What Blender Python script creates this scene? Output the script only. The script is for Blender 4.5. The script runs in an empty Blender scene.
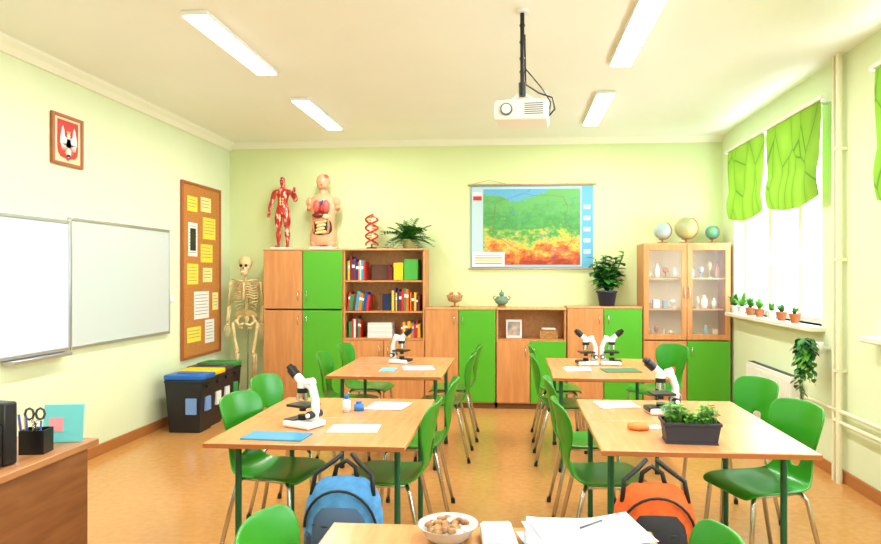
import bpy, bmesh, math, random
from mathutils import Vector, Matrix, Euler
random.seed(7)
sc=bpy.context.scene
sc.view_settings.view_transform='Standard'
sc.view_settings.exposure=.28
try: sc.view_settings.look='None'
except Exception: pass
COL=sc.collection
def lin(c):
    c/=255.0
    return c/12.92 if c<=0.04045 else ((c+0.055)/1.055)**2.4
def rgb(r,g,b): return (lin(r),lin(g),lin(b),1)
MATS={}
def mat(name,c,rough=.5,metal=0,var=0.0,scale=8,stretch=(1,1,1),c2=None,bump=0,trans=0,emit=0,alpha=1,detail=4):
    if name in MATS: return MATS[name]
    m=bpy.data.materials.new(name); m.use_nodes=True
    nt=m.node_tree; p=nt.nodes['Principled BSDF']
    col=rgb(*c)
    p.inputs['Base Color'].default_value=col
    p.inputs['Roughness'].default_value=rough
    p.inputs['Metallic'].default_value=metal
    if trans: p.inputs['Transmission Weight'].default_value=trans
    if alpha<1: p.inputs['Alpha'].default_value=alpha
    if emit:
        p.inputs['Emission Color'].default_value=col; p.inputs['Emission Strength'].default_value=emit
    if var or c2 or bump:
        tc=nt.nodes.new('ShaderNodeTexCoord'); mp=nt.nodes.new('ShaderNodeMapping'); mp.inputs['Scale'].default_value=stretch
        nz=nt.nodes.new('ShaderNodeTexNoise'); nz.inputs['Scale'].default_value=scale; nz.inputs['Detail'].default_value=detail
        nt.links.new(tc.outputs['Object'],mp.inputs['Vector']); nt.links.new(mp.outputs[0],nz.inputs['Vector'])
        if var or c2:
            r=nt.nodes.new('ShaderNodeValToRGB')
            a=c2 if c2 else tuple(max(0,x*(1-var)) for x in c)
            r.color_ramp.elements[0].position=.35; r.color_ramp.elements[1].position=.65
            r.color_ramp.elements[0].color=rgb(*a); r.color_ramp.elements[1].color=col
            nt.links.new(nz.outputs['Fac'],r.inputs['Fac']); nt.links.new(r.outputs[0],p.inputs['Base Color'])
        if bump:
            b=nt.nodes.new('ShaderNodeBump'); b.inputs['Strength'].default_value=bump; b.inputs['Distance'].default_value=.01
            nt.links.new(nz.outputs['Fac'],b.inputs['Height']); nt.links.new(b.outputs[0],p.inputs['Normal'])
    MATS[name]=m; return m
# ------------- builder
class B:
    def __init__(s): s.bm=bmesh.new(); s.mats=[]; s.M=Matrix.Identity(4)
    def mi(s,m):
        if m not in s.mats: s.mats.append(m)
        return s.mats.index(m)
    def add(s,vs,fs,m,smooth=False):
        i=s.mi(m); V=[s.bm.verts.new(s.M@Vector(v)) for v in vs]; out=[]
        for f in fs:
            try:
                F=s.bm.faces.new([V[k] for k in f]); F.material_index=i; F.smooth=smooth; out.append(F)
            except ValueError: pass
        return V,out
    def box(s,x0,x1,y0,y1,z0,z1,m,bev=0,seg=2):
        vs=[(x,y,z) for x in(x0,x1) for y in(y0,y1) for z in(z0,z1)]
        fs=[(0,1,3,2),(4,6,7,5),(0,4,5,1),(2,3,7,6),(0,2,6,4),(1,5,7,3)]
        V,F=s.add(vs,fs,m)
        if bev:
            E=list({e for f in F for e in f.edges})
            r=bmesh.ops.bevel(s.bm,geom=E,offset=bev,segments=seg,affect='EDGES',profile=.5)
            for f in r['faces']: f.material_index=s.mi(m); f.smooth=True
    def cyl(s,p0,p1,r0,m,r1=None,seg=14,cap=True):
        if r1 is None: r1=r0
        p0=Vector(p0);p1=Vector(p1); d=(p1-p0).normalized()
        a=d.orthogonal().normalized(); b=d.cross(a)
        vs=[];fs=[]
        for p,r in((p0,r0),(p1,r1)):
            for k in range(seg):
                t=2*math.pi*k/seg; vs.append(p+(a*math.cos(t)+b*math.sin(t))*r)
        for k in range(seg): fs.append((k,(k+1)%seg,seg+(k+1)%seg,seg+k))
        s.add(vs,fs,m,True)
        if cap:
            s.add(vs[:seg],[tuple(reversed(range(seg)))],m); s.add(vs[seg:],[tuple(range(seg))],m)
    def tube(s,pts,r,m,seg=8,radii=None,closed=False):
        pts=[Vector(p) for p in pts]; n=len(pts); vs=[];fs=[]; prev=None
        for i,p in enumerate(pts):
            if closed: d=pts[(i+1)%n]-pts[i-1]
            else: d=pts[min(i+1,n-1)]-pts[max(i-1,0)]
            d.normalize()
            if prev is None: a=d.orthogonal().normalized()
            else:
                a=prev-d*prev.dot(d)
                a=a.normalized() if a.length>1e-6 else d.orthogonal().normalized()
            prev=a; b=d.cross(a); rr=radii[i] if radii else r
            for k in range(seg):
                t=2*math.pi*k/seg; vs.append(p+(a*math.cos(t)+b*math.sin(t))*rr)
        for i in range(n if closed else n-1):
            j=(i+1)%n
            for k in range(seg): fs.append((i*seg+k,i*seg+(k+1)%seg,j*seg+(k+1)%seg,j*seg+k))
        if not closed:
            fs.append(tuple(reversed(range(seg)))); fs.append(tuple(range((n-1)*seg,n*seg)))
        s.add(vs,fs,m,True)
    def ell(s,c,r,m,u=14,v=9,rot=None):
        if not hasattr(r,'__len__'): r=(r,r,r)
        R=Euler(rot).to_matrix() if rot else Matrix.Identity(3); c=Vector(c)
        vs=[c+R@Vector((0,0,-r[2]))];fs=[]
        for j in range(1,v):
            ph=-math.pi/2+math.pi*j/v
            for k in range(u):
                t=2*math.pi*k/u
                vs.append(c+R@Vector((r[0]*math.cos(ph)*math.cos(t),r[1]*math.cos(ph)*math.sin(t),r[2]*math.sin(ph))))
        vs.append(c+R@Vector((0,0,r[2])))
        for k in range(u): fs.append((0,1+(k+1)%u,1+k))
        for j in range(v-2):
            for k in range(u):
                a=1+j*u; fs.append((a+k,a+(k+1)%u,a+u+(k+1)%u,a+u+k))
        a=1+(v-2)*u
        for k in range(u): fs.append((a+k,a+(k+1)%u,len(vs)-1))
        s.add(vs,fs,m,True)
    def loft(s,rings,m,seg=20,cap=True):  # (z,cx,cy,rx,ry)
        vs=[];fs=[]
        for z,cx,cy,rx,ry in rings:
            for k in range(seg):
                t=2*math.pi*k/seg; vs.append((cx+rx*math.cos(t),cy+ry*math.sin(t),z))
        for i in range(len(rings)-1):
            for k in range(seg): fs.append((i*seg+k,i*seg+(k+1)%seg,(i+1)*seg+(k+1)%seg,(i+1)*seg+k))
        if cap: fs.append(tuple(reversed(range(seg)))); fs.append(tuple(range((len(rings)-1)*seg,len(rings)*seg)))
        s.add(vs,fs,m,True)
    def grid(s,fn,nu,nv,m,skip=None,smooth=True):
        vs=[fn(i/nu,j/nv) for j in range(nv+1) for i in range(nu+1)]; fs=[]
        for j in range(nv):
            for i in range(nu):
                if skip and skip(i,j): continue
                a=j*(nu+1)+i; fs.append((a,a+1,a+nu+2,a+nu+1))
        s.add(vs,fs,m,smooth)
    def poly(s,pts,m,axis=1,t=.01,o=0):
        n=len(pts)
        def P(p,q):
            q+=o
            if axis==1: return (p[0],q,p[1])
            if axis==0: return (q,p[0],p[1])
            return (p[0],p[1],q)
        vs=[P(p,-t/2) for p in pts]+[P(p,t/2) for p in pts]
        fs=[tuple(reversed(range(n))),tuple(range(n,2*n))]+[(k,(k+1)%n,n+(k+1)%n,n+k) for k in range(n)]
        s.add(vs,fs,m)
    def mesh(s,me,m):
        vs=[v.co.copy() for v in me.vertices]; fs=[tuple(p.vertices) for p in me.polygons]
        s.add(vs,fs,m,True)
    def data(s,name):
        bmesh.ops.recalc_face_normals(s.bm,faces=s.bm.faces)
        me=bpy.data.meshes.new(name); s.bm.to_mesh(me); s.bm.free()
        for m in s.mats: me.materials.append(m)
        return me
    def obj(s,name,loc=(0,0,0),rz=0):
        return place(s.data(name),name,loc,rz)
def place(me,name,loc=(0,0,0),rz=0,sc_=1):
    o=bpy.data.objects.new(name,me); COL.objects.link(o); o.location=loc; o.rotation_euler=(0,0,math.radians(rz)); o.scale=(sc_,)*3
    return o
def skin(joints,edges,sub=1):
    names=list(joints); me=bpy.data.meshes.new('t')
    me.from_pydata([joints[n][:3] for n in names],[(names.index(a),names.index(b)) for a,b in edges],[])
    o=bpy.data.objects.new('t',me); COL.objects.link(o)
    md=o.modifiers.new('s','SKIN'); md.use_smooth_shade=True
    for i,n in enumerate(names):
        r=joints[n][3]; r=r if hasattr(r,'__len__') else (r,r)
        me.skin_vertices[0].data[i].radius=r; me.skin_vertices[0].data[i].use_root=(i==0)
    sb=o.modifiers.new('b','SUBSURF'); sb.levels=sub
    bpy.context.view_layer.update()
    e=o.evaluated_get(bpy.context.evaluated_depsgraph_get()); r=bpy.data.meshes.new_from_object(e)
    bpy.data.objects.remove(o); return r
def bake(me,mods):
    o=bpy.data.objects.new('t',me); COL.objects.link(o)
    for typ,kw in mods:
        md=o.modifiers.new(typ,typ)
        for k,v in kw.items(): setattr(md,k,v)
    bpy.context.view_layer.update()
    e=o.evaluated_get(bpy.context.evaluated_depsgraph_get()); r=bpy.data.meshes.new_from_object(e)
    bpy.data.objects.remove(o); return r
# ------------- materials
WALL=mat('wall_paint',(226,238,200),.9,var=.015,scale=2,bump=.02)
WALLB=mat('wall_paint_back',(222,236,180),.9,var=.015,scale=2)
CEIL=mat('ceiling_paint',(244,247,240),.95,var=.01,scale=1.5)
FLOOR=mat('linoleum',(204,148,86),.2,c2=(196,138,75),scale=22,detail=8)
WOOD=mat('beech_laminate',(214,148,90),.4,c2=(200,132,76),scale=5,stretch=(6,6,.6))
WOODL=mat('beech_light',(222,166,110),.4,c2=(208,150,94),scale=5,stretch=(6,.6,6))
TOP=mat('table_laminate',(216,152,100),.26,c2=(206,140,86),scale=4,stretch=(9,.8,5))
EDGE=mat('table_edge',(170,100,50),.5)
GRN=mat('green_laminate',(82,172,36),.35)
CHG=mat('chair_plastic',(40,142,28),.28)
METG=mat('green_metal',(16,92,58),.4)
CHR=mat('chrome',(200,200,200),.25,1)
GREY=mat('grey_plastic',(90,94,98),.5)
WHT=mat('white_plastic',(240,240,238),.35)
PAP=mat('paper',(240,240,240),.8)
BLK=mat('black_plastic',(22,22,24),.35)
PLH=mat('plinth',(120,80,45),.6)
BONE=mat('bone',(236,214,160),.5,c2=(216,188,130),scale=20)
RED=mat('red_paint',(196,44,32),.5)
LEAF=mat('leaf',(62,146,40),.5,c2=(34,106,28),scale=15)
LEAFD=mat('leaf_dark',(30,104,42),.4,c2=(14,74,30),scale=15)
LEAFL=mat('leaf_light',(120,180,60),.5,c2=(80,150,40),scale=15)
SOIL=mat('soil',(60,40,25),.9)
TERR=mat('terracotta',(190,110,70),.7)
CREAM=mat('pipe_paint',(236,232,200),.4)
XL,XR,YB,YF,H=-3.46,2.38,7.8,-2.6,3.1
# ------------- room
def room():
    b=B(); b.box(XL-.2,XR+.3,YF-.2,YB+.2,-.1,0,FLOOR); b.obj('floor')
    b=B(); b.box(XL-.2,XR+.3,YF-.2,YB+.2,H,H+.1,CEIL); b.obj('ceiling')
    b=B(); b.box(XL-.2,XL,YF,YB,0,H,WALL); b.obj('wall_left')
    b=B(); b.box(XL-.2,XR+.3,YB,YB+.2,0,H,WALLB); b.obj('wall_back')
    b=B(); b.box(XL-.2,XR+.3,YF-.2,YF,0,H,WALL); b.obj('wall_rear')
    b=B(); W=[(5.33,7.38),(2.4,4.48),(-.3,1.75)]; z0,z1=1.1,2.87
    b.box(XR,XR+.3,YF,YB,0,z0,WALL); b.box(XR,XR+.3,YF,YB,z1,H,WALL)
    ys=[YF]+[v for w in sorted(W) for v in w]+[YB]
    for i in range(0,len(ys),2): b.box(XR,XR+.3,ys[i],ys[i+1],z0,z1,WALL)
    b.obj('wall_right')
    for n,(a,c) in enumerate(W):
        b=B(); x0,x1=XR+.12,XR+.18; f=.05
        b.box(x0,x1,a,c,z0,z0+f,WHT);b.box(x0,x1,a,c,z1-f,z1,WHT)
        b.box(x0,x1,a,a+f,z0+f,z1-f,WHT);b.box(x0,x1,c-f,c,z0+f,z1-f,WHT)
        for k in (1,2):
            y=a+(c-a)*k/3; b.box(x0,x1,y-.04,y+.04,z0+f,z1-f,WHT)
            b.box(x0-.012,x0,y-.03,y-.01,1.6,1.72,WHT)
        b.box(XR-.12,XR+.12,a-.06,min(c+.06,7.33),z0-.04,z0,mat('window_sill_stone',(236,232,215),.4),.008)
        b.obj('window_%d'%(n+1))
        l=bpy.data.lights.new('window_portal','AREA'); l.shape='RECTANGLE'; l.size=z1-z0; l.size_y=c-a
        l.cycles.is_portal=True
        o=bpy.data.objects.new('window_portal_%d'%(n+1),l); COL.objects.link(o); o.location=(XR+.22,(a+c)/2,(z0+z1)/2)
        o.rotation_euler=(0,math.radians(90),0)
    BB=mat('baseboard_wood',(176,112,56),.5)
    b=B(); b.box(XL,XL+.018,YF,YB,0,.09,BB,.004); b.obj('baseboard_left')
    b=B(); b.box(XR-.018,XR,YF,YB,0,.09,BB,.004); b.obj('baseboard_right')
    b=B(); b.box(XL+.02,XR-.02,YB-.018,YB,0,.09,BB,.004); b.obj('baseboard_back')
    TR=mat('cove_plaster',(246,248,232),.9)
    b=B(); b.poly([(XL,H),(XL,H-.09),(XL+.02,H-.09),(XL+.05,H-.05),(XL+.09,H-.02),(XL+.09,H)],TR,1,YB-YF); b.obj('trim_1',(0,(YB+YF)/2,0))
    b=B(); b.poly([(YB,H),(YB,H-.07),(YB-.02,H-.07),(YB-.05,H-.02),(YB-.07,H)],TR,0,XR-XL); b.obj('trim_2',((XL+XR)/2,0,0))
room()
# ------------- luminaires
def lamp(x,y,power,L=1.2):
    b=B(); w=.17
    em=mat('lamp_diffuser',(255,253,250),.5,emit=5)
    b.box(x-w/2,x+w/2,y-L/2,y+L/2,H-.03,H,WHT,.006)
    b.box(x-w/2+.01,x+w/2-.01,y-L/2+.015,y+L/2-.015,H-.04,H-.028,em,.004)
    b.obj('ceiling_light')
    l=bpy.data.lights.new('tube','AREA'); l.shape='RECTANGLE'; l.size=w-.03; l.size_y=L-.05; l.energy=power; l.color=(1,.99,.97)
    o=bpy.data.objects.new('ceiling_light_tube',l); COL.objects.link(o); o.location=(x,y,H-.045)
for x in(-1.93,.79):
    for y in(.2,2.3,4.44,6.4): lamp(x,y,27)
# ------------- cabinets
def door(b,x0,x1,z0,z1,yf,m,handle='r'):
    g=.004; b.box(x0+g,x1-g,yf-.018,yf,z0+g,z1-g,m,.003)
    hx=x1-.05 if handle=='r' else x0+.05; hz=z1-.12 if z1<1.3 else z0+.15
    b.tube([(hx,yf-.018,hz-.05),(hx,yf-.042,hz-.04),(hx,yf-.042,hz+.04),(hx,yf-.018,hz+.05)],.005,CHR,6)
def carcass(b,x0,x1,z1,yf=7.4,y1=7.78,bk=None):
    t=.02; bk=bk or WOODL
    b.box(x0,x0+t,yf,y1,.06,z1-t,WOOD); b.box(x1-t,x1,yf,y1,.06,z1-t,WOOD)
    b.box(x0-.001,x1+.001,yf-.018,y1,z1-t,z1,WOODL,.003); b.box(x0,x1,yf,y1,.06,.08,WOOD)
    b.box(x0+.01,x1-.01,yf+.03,y1-.01,0,.06,PLH); b.box(x0+t,x1-t,y1-.01,y1,.08,z1-t,bk)
b=B(); carcass(b,-2.88,-1.956,1.80)
for (a,c,m,h) in((-2.88,-2.42,WOOD,'r'),(-2.42,-1.956,GRN,'l')):
    door(b,a,c,.07,1.10,7.4,m,h); door(b,a,c,1.11,1.78,7.4,m,h)
b.obj('wardrobe_cabinet')
b=B(); carcass(b,-1.95,-1.016,1.80)
for z in(.77,1.08,1.43): b.box(-1.93,-1.036,7.41,7.77,z-.01,z+.01,WOOD)
door(b,-1.95,-1.48,.07,.76,7.4,WOOD,'r'); door(b,-1.48,-1.016,.07,.76,7.4,WOOD,'l'); b.obj('bookcase')
b=B(); carcass(b,-1.01,-.215,1.13); door(b,-1.01,-.63,.07,1.11,7.4,WOOD,'r'); door(b,-.63,-.215,.07,1.11,7.4,GRN,'l'); b.obj('low_cabinet')
b=B(); carcass(b,-.205,.57,1.13); b.box(-.185,.55,7.41,7.77,.76,.78,WOOD)
door(b,-.205,.17,.07,.765,7.4,WOOD,'r'); door(b,.17,.57,.07,.765,7.4,GRN,'l'); b.obj('low_cabinet')
b=B(); carcass(b,.58,1.40,1.15); door(b,.58,.98,.07,1.13,7.4,WOOD,'r'); door(b,.98,1.40,.07,1.13,7.4,GRN,'l'); b.obj('low_cabinet')
# glass cabinet
b=B(); x0,x1=1.41,2.345; carcass(b,x0,x1,1.85,bk=mat('cabinet_backing',(244,232,196),.5))
b.box(x0+.02,x1-.02,7.41,7.77,.78,.80,WOOD)
for z in(1.12,1.46): b.box(x0+.02,x1-.02,7.43,7.77,z-.008,z+.008,WOODL)
xm=(x0+x1)/2
door(b,x0,xm,.07,.78,7.4,WOOD,'r'); door(b,xm,x1,.07,.78,7.4,GRN,'l')
for a,c in((x0,xm),(xm,x1)):
    a+=.004;c-=.004; f=.055; y0,y1=7.382,7.4
    b.box(a,a+f,y0,y1,.79,1.83,WOOD,.003); b.box(c-f,c,y0,y1,.79,1.83,WOOD,.003)
    b.box(a+f,c-f,y0,y1,.79,.85,WOOD,.003); b.box(a+f,c-f,y0,y1,1.77,1.83,WOOD,.003)
    b.box(a+f,c-f,7.389,7.393,.85,1.77,mat('cabinet_glass',(245,250,250),.02,alpha=.05))
b.box(xm-.03,xm-.022,7.36,7.382,1.25,1.37,CHR); b.box(xm+.022,xm+.03,7.36,7.382,1.25,1.37,CHR)
b.obj('glass_display_cabinet')
b=B(); cols=[(180,120,80),(230,214,180),(150,170,180),(190,130,100),(150,180,130),(240,240,232),(206,176,130),(220,226,226)]
for z in(.802,1.13,1.47):
    x=1.50
    while x<2.25:
        h=random.uniform(.07,.2); r=random.uniform(.02,.042); cc=random.choice(cols); m=mat('curio_%d'%cols.index(cc),cc,.3)
        if abs(x-xm)>.06:
            k=random.random(); yy=7.52
            if k<.4: b.loft([(z,x,yy,r*.8,r*.8),(z+h*.3,x,yy,r,r),(z+h*.7,x,yy,r*.9,r*.9),(z+h*.85,x,yy,r*.4,r*.4),(z+h,x,yy,r*.5,r*.5)],m,12)
            elif k<.7: b.box(x-r,x+r,yy-.04,yy+.04,z,z+h*.7,m,.004)
            else: b.cyl((x,yy,z),(x,yy,z+.01),r,m); b.cyl((x,yy,z),(x,yy,z+h*.6),.005,m); b.ell((x,yy,z+h*.7),(r,r,h*.3),m)
        x+=r*2+.03
b.obj('cabinet_curios')
# books
b=B(); bc=[(30,70,150),(200,40,40),(240,200,40),(40,140,80),(230,230,225),(240,120,30),(90,50,120),(40,160,190),(120,30,40),(20,40,90)]
def books(x0,x1,z,hmax,y=7.5,lean=0):
    x=x0
    while x<x1-.02:
        w=random.uniform(.012,.034); h=hmax*random.uniform(.72,.98); c=random.choice(bc); m=mat('book_%d'%bc.index(c),c,.5)
        d=random.uniform(.14,.2)
        if lean: b.M=Matrix.Translation((x,0,z+.001))@Matrix.Rotation(lean,4,'Y')@Matrix.Translation((-x,0,-z))
        b.box(x,x+w,y,y+d,z,z+h,m); b.box(x+.002,x+w-.002,y+.003,y+d+.002,z+.004,z+h-.004,PAP)
        if random.random()<.6: b.box(x-.0005,x+w+.0005,y-.001,y+.002,z+h*.6,z+h*.75,PAP)
        b.M=Matrix.Identity(4)
        x+=w+.002
books(-1.92,-1.70,1.442,.28,7.44)
b.box(-1.67,-1.47,7.6,7.7,1.442,1.62,mat('brown_box',(110,75,60),.6),.005)
books(-1.45,-1.4,1.442,.2); b.box(-1.38,-1.27,7.45,7.7,1.442,1.64,mat('yellow_binder',(240,200,30),.4),.005); b.box(-1.26,-1.1,7.45,7.7,1.442,1.68,mat('green_binder',(70,170,60),.4),.005)
books(-1.92,-1.66,1.096,.24,7.44,.14)
b.box(-1.52,-1.42,7.5,7.7,1.092,1.28,mat('book_9',bc[9],.5),.004); books(-1.40,-1.2,1.092,.27,7.44)
books(-1.19,-1.07,1.092,.22,7.44); books(-1.9,-1.74,.782,.25,7.45)
for k in range(7): b.box(-1.68,-1.4,7.45,7.65,.782+k*.025,.804+k*.025,PAP if k%2 else mat('book_4',bc[4],.5))
books(-1.3,-1.08,.782,.2); b.obj('books')
# ------------- map
def poster_mat():
    m=bpy.data.materials.new('map_print'); m.use_nodes=True; nt=m.node_tree; p=nt.nodes['Principled BSDF']; p.inputs['Roughness'].default_value=.5
    N=nt.nodes.new; L=nt.links.new
    tc=N('ShaderNodeTexCoord'); sp=N('ShaderNodeSeparateXYZ'); L(tc.outputs['Generated'],sp.inputs[0])
    mp=N('ShaderNodeMapping'); mp.inputs['Scale'].default_value=(1,1,1.5); L(tc.outputs['Object'],mp.inputs[0])
    nz=N('ShaderNodeTexNoise'); nz.inputs['Scale'].default_value=7; nz.inputs['Detail'].default_value=12; nz.inputs['Roughness'].default_value=.72; L(mp.outputs[0],nz.inputs['Vector'])
    a=N('ShaderNodeMath'); a.operation='MULTIPLY_ADD'; a.inputs[1].default_value=1.05; L(nz.outputs['Fac'],a.inputs[0])
    b_=N('ShaderNodeMath'); b_.operation='MULTIPLY_ADD'; b_.inputs[1].default_value=.85; b_.inputs[2].default_value=-.28; L(sp.outputs['Z'],b_.inputs[0]); L(b_.outputs[0],a.inputs[2])
    r=N('ShaderNodeValToRGB'); e=r.color_ramp.elements
    e[0].position=.24; e[0].color=rgb(160,50,26); e[1].position=.34; e[1].color=rgb(212,96,36)
    for pos,c in((.42,(228,140,56)),(.49,(234,190,80)),(.56,(140,182,80)),(.66,(66,150,74)),(.95,(100,176,96))):
        k=e.new(pos); k.color=rgb(*c)
    L(a.outputs[0],r.inputs[0])
    s1=N('ShaderNodeMath'); s1.operation='MULTIPLY_ADD'; s1.inputs[1].default_value=.28; L(nz.outputs['Fac'],s1.inputs[0]); L(sp.outputs['Z'],s1.inputs[2])
    dx=N('ShaderNodeMath'); dx.operation='SUBTRACT'; dx.inputs[1].default_value=.32; L(sp.outputs['X'],dx.inputs[0])
    ab=N('ShaderNodeMath'); ab.operation='ABSOLUTE'; L(dx.outputs[0],ab.inputs[0])
    x1=N('ShaderNodeMath'); x1.operation='MULTIPLY'; x1.inputs[1].default_value=.42; L(ab.outputs[0],x1.inputs[0])
    s2=N('ShaderNodeMath'); s2.operation='SUBTRACT'; L(s1.outputs[0],s2.inputs[0]); L(x1.outputs[0],s2.inputs[1])
    g=N('ShaderNodeMath'); g.operation='GREATER_THAN'; g.inputs[1].default_value=.97; L(s2.outputs[0],g.inputs[0])
    mx=N('ShaderNodeMix'); mx.data_type='RGBA'; L(g.outputs[0],mx.inputs[0]); L(r.outputs[0],mx.inputs[6]); mx.inputs[7].default_value=rgb(96,172,214)
    n2=N('ShaderNodeTexNoise'); n2.inputs['Scale'].default_value=3; n2.inputs['Detail'].default_value=5; L(tc.outputs['Object'],n2.inputs[0])
    f1=N('ShaderNodeMath'); f1.operation='SUBTRACT'; f1.inputs[1].default_value=.5; L(n2.outputs['Fac'],f1.inputs[0])
    f2=N('ShaderNodeMath'); f2.operation='ABSOLUTE'; L(f1.outputs[0],f2.inputs[0])
    f3=N('ShaderNodeMath'); f3.operation='LESS_THAN'; f3.inputs[1].default_value=.004; L(f2.outputs[0],f3.inputs[0])
    f4=N('ShaderNodeMath'); f4.operation='MULTIPLY'; f4.inputs[1].default_value=.6; L(f3.outputs[0],f4.inputs[0])
    m2=N('ShaderNodeMix'); m2.data_type='RGBA'; L(f4.outputs[0],m2.inputs[0]); L(mx.outputs[2],m2.inputs[6]); m2.inputs[7].default_value=rgb(50,110,170)
    L(m2.outputs[2],p.inputs['Base Color']); return m
SEA=mat('map_border',(100,176,214),.5)
b=B(); b.box(-.52,.91,7.785,7.79,1.58,2.55,SEA); b.box(-.505,.78,7.784,7.786,1.6,2.535,mat('map_paper',(186,214,222),.6))
b.tube([(-.55,7.77,2.56),(.94,7.77,2.56)],.009,WOODL); b.tube([(-.55,7.77,1.57),(.94,7.77,1.57)],.009,WOODL)
b.tube([(-.5,7.775,2.57),(-.3,7.785,2.62),(-.1,7.78,2.57)],.0015,GREY,5); b.tube([(.6,7.775,2.57),(.72,7.785,2.62),(.89,7.775,2.57)],.0015,GREY,5)
b.box(-.49,-.39,7.782,7.784,2.43,2.48,PAP); b.box(-.49,-.39,7.782,7.784,2.38,2.43,RED)
b.box(-.5,-.12,7.774,7.777,1.6,1.77,PAP)
for k in range(4): b.box(-.47,-.15,7.7725,7.774,1.63+k*.032,1.644+k*.032,mat('legend_%d'%k,[(120,180,110),(236,206,110),(226,140,70),(150,190,210)][k],.6))
for k in range(5): b.box(.80,.88,7.783,7.784,1.75+k*.13,1.80+k*.13,mat('lbl',(190,220,235),.6))
OUT=[(-.22,2.36),(-.05,2.41),(.1,2.47),(.22,2.44),(.4,2.43),(.56,2.42),(.62,2.3),(.58,2.17),(.65,2.05),(.67,1.92),(.58,1.78),(.5,1.68),(.36,1.71),(.2,1.69),(.1,1.78),(-.02,1.83),(-.12,1.9),(-.24,1.96),(-.27,2.1),(-.24,2.22)]
pts=[]
for i in range(len(OUT)):
    a=OUT[i];c=OUT[(i+1)%len(OUT)]
    for t in(0,.33,.66): pts.append((a[0]+(c[0]-a[0])*t+random.uniform(-.008,.008),7.7785,a[1]+(c[1]-a[1])*t+random.uniform(-.008,.008)))
b.tube(pts,.0025,mat('map_border_ink',(150,60,70),.6),4,closed=True)
par=b.obj('wall_map')
b=B(); b.box(-.37,.76,7.779,7.782,1.62,2.51,poster_mat()); o=b.obj('map_sheet'); o.parent=par
# ------------- left wall
FR=mat('aluminium_frame',(200,205,210),.3,.8)
for (a,c,z0,z1,m) in((3.1,4.84,.94,1.90,mat('projection_board',(214,228,248),.25)),(4.87,6.32,.94,1.93,mat('white_enamel',(200,212,210),.2))):
    b=B(); x=XL+.003; b.box(x,x+.025,a,c,z0,z1,m); f=.02
    b.box(x,x+.035,a-f/2,c+f/2,z1-.005,z1+f,FR,.003); b.box(x,x+.035,a-f/2,c+f/2,z0-f,z0+.005,FR,.003)
    b.box(x,x+.035,a-f,a,z0,z1,FR,.003); b.box(x,x+.035,c,c+f*.6,z0,z1,FR,.003)
    if a<4: b.box(x,x+.09,4.2,4.8,z0-.05,z0-.025,FR,.005)
    b.obj('whiteboard')
b=B(); FRW=mat('frame_wood',(166,90,44),.4); x=XL+.003
b.box(x,x+.012,4.69,5.01,2.36,2.71,mat('crest_paper',(232,206,166),.6))
for q in((4.67,4.70,2.34,2.73),(5.0,5.03,2.34,2.73),(4.70,5.0,2.34,2.365),(4.70,5.0,2.705,2.73)): b.box(x,x+.022,*q,FRW,.004)
sh=[(4.735,2.685),(4.965,2.685),(4.965,2.47),(4.955,2.43),(4.93,2.405),(4.87,2.395),(4.85,2.38),(4.83,2.395),(4.77,2.405),(4.745,2.43),(4.735,2.47)]
b.poly(sh,RED,0,.004,o=x+.015)
half=[(0,.055),(.012,.05),(.02,.036),(.013,.026),(.018,.012),(.028,-.02),(.024,-.05),(.02,-.075),(.028,-.12),(.012,-.105),(0,-.13)]
o_=x+.020
for k in range(len(half)-1):
    a,c=half[k],half[k+1]
    for s in(-1,1): b.poly([(4.85,2.535+a[1]),(4.85+s*a[0],2.535+a[1]),(4.85+s*c[0],2.535+c[1]),(4.85,2.535+c[1])],PAP,0,.003,o=o_)
for s in(-1,1):
    w=[(.045,.03),(.05,.075),(.066,.108),(.078,.08),(.086,.045),(.094,.01),(.096,-.03),(.07,-.03)]
    b.poly([(4.85,2.545),(4.85+s*.045,2.565),(4.85+s*.07,2.505),(4.85,2.475)],PAP,0,.003,o=o_)
    b.poly([(4.85+s*q[0],2.535+q[1]) for q in w],PAP,0,.003,o=o_)
    for f in range(5): y=.09-f*.014; b.poly([(4.85+s*y,2.535-.025),(4.85+s*(y-.014),2.535-.025),(4.85+s*(y-.011),2.535-.085+abs(f-2)*.006)],PAP,0,.003,o=o_)
    b.poly([(4.85+s*.01,2.535-.055),(4.85+s*.02,2.535-.055),(4.85+s*.045,2.535-.1),(4.85+s*.035,2.535-.1)],mat('gold',(226,180,50),.4),0,.003,o=o_)
b.poly([(4.835,2.588),(4.865,2.588),(4.872,2.608),(4.858,2.6),(4.85,2.612),(4.842,2.6),(4.828,2.608)],mat('gold',(226,180,50),.4),0,.003,o=o_)
b.obj('framed_coat_of_arms')
b=B(); CORK=mat('cork',(200,134,64),.9,c2=(180,116,50),scale=60); b.box(x,x+.02,6.62,7.46,.64,2.46,CORK)
for q in((6.59,6.62,.61,2.49),(7.46,7.49,.61,2.49),(6.62,7.46,.61,.64),(6.62,7.46,2.46,2.49)): b.box(x,x+.03,*q,FRW,.004)
cc=[(240,220,70),(235,235,228),(240,220,70),(240,230,150)]
def pin(y,z,w,h,c,i):
    m=mat('note_%d'%i,c,.8); b.box(x+.02,x+.023,y,y+w,z,z+h,m)
    ink=mat('ink',(120,125,120),.8)
    for k in range(int(h/.035)-1): b.box(x+.0232,x+.0238,y+.02,y+w-.02-random.random()*.04,z+h-.035*(k+1)-.006,z+h-.035*(k+1),ink)
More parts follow.
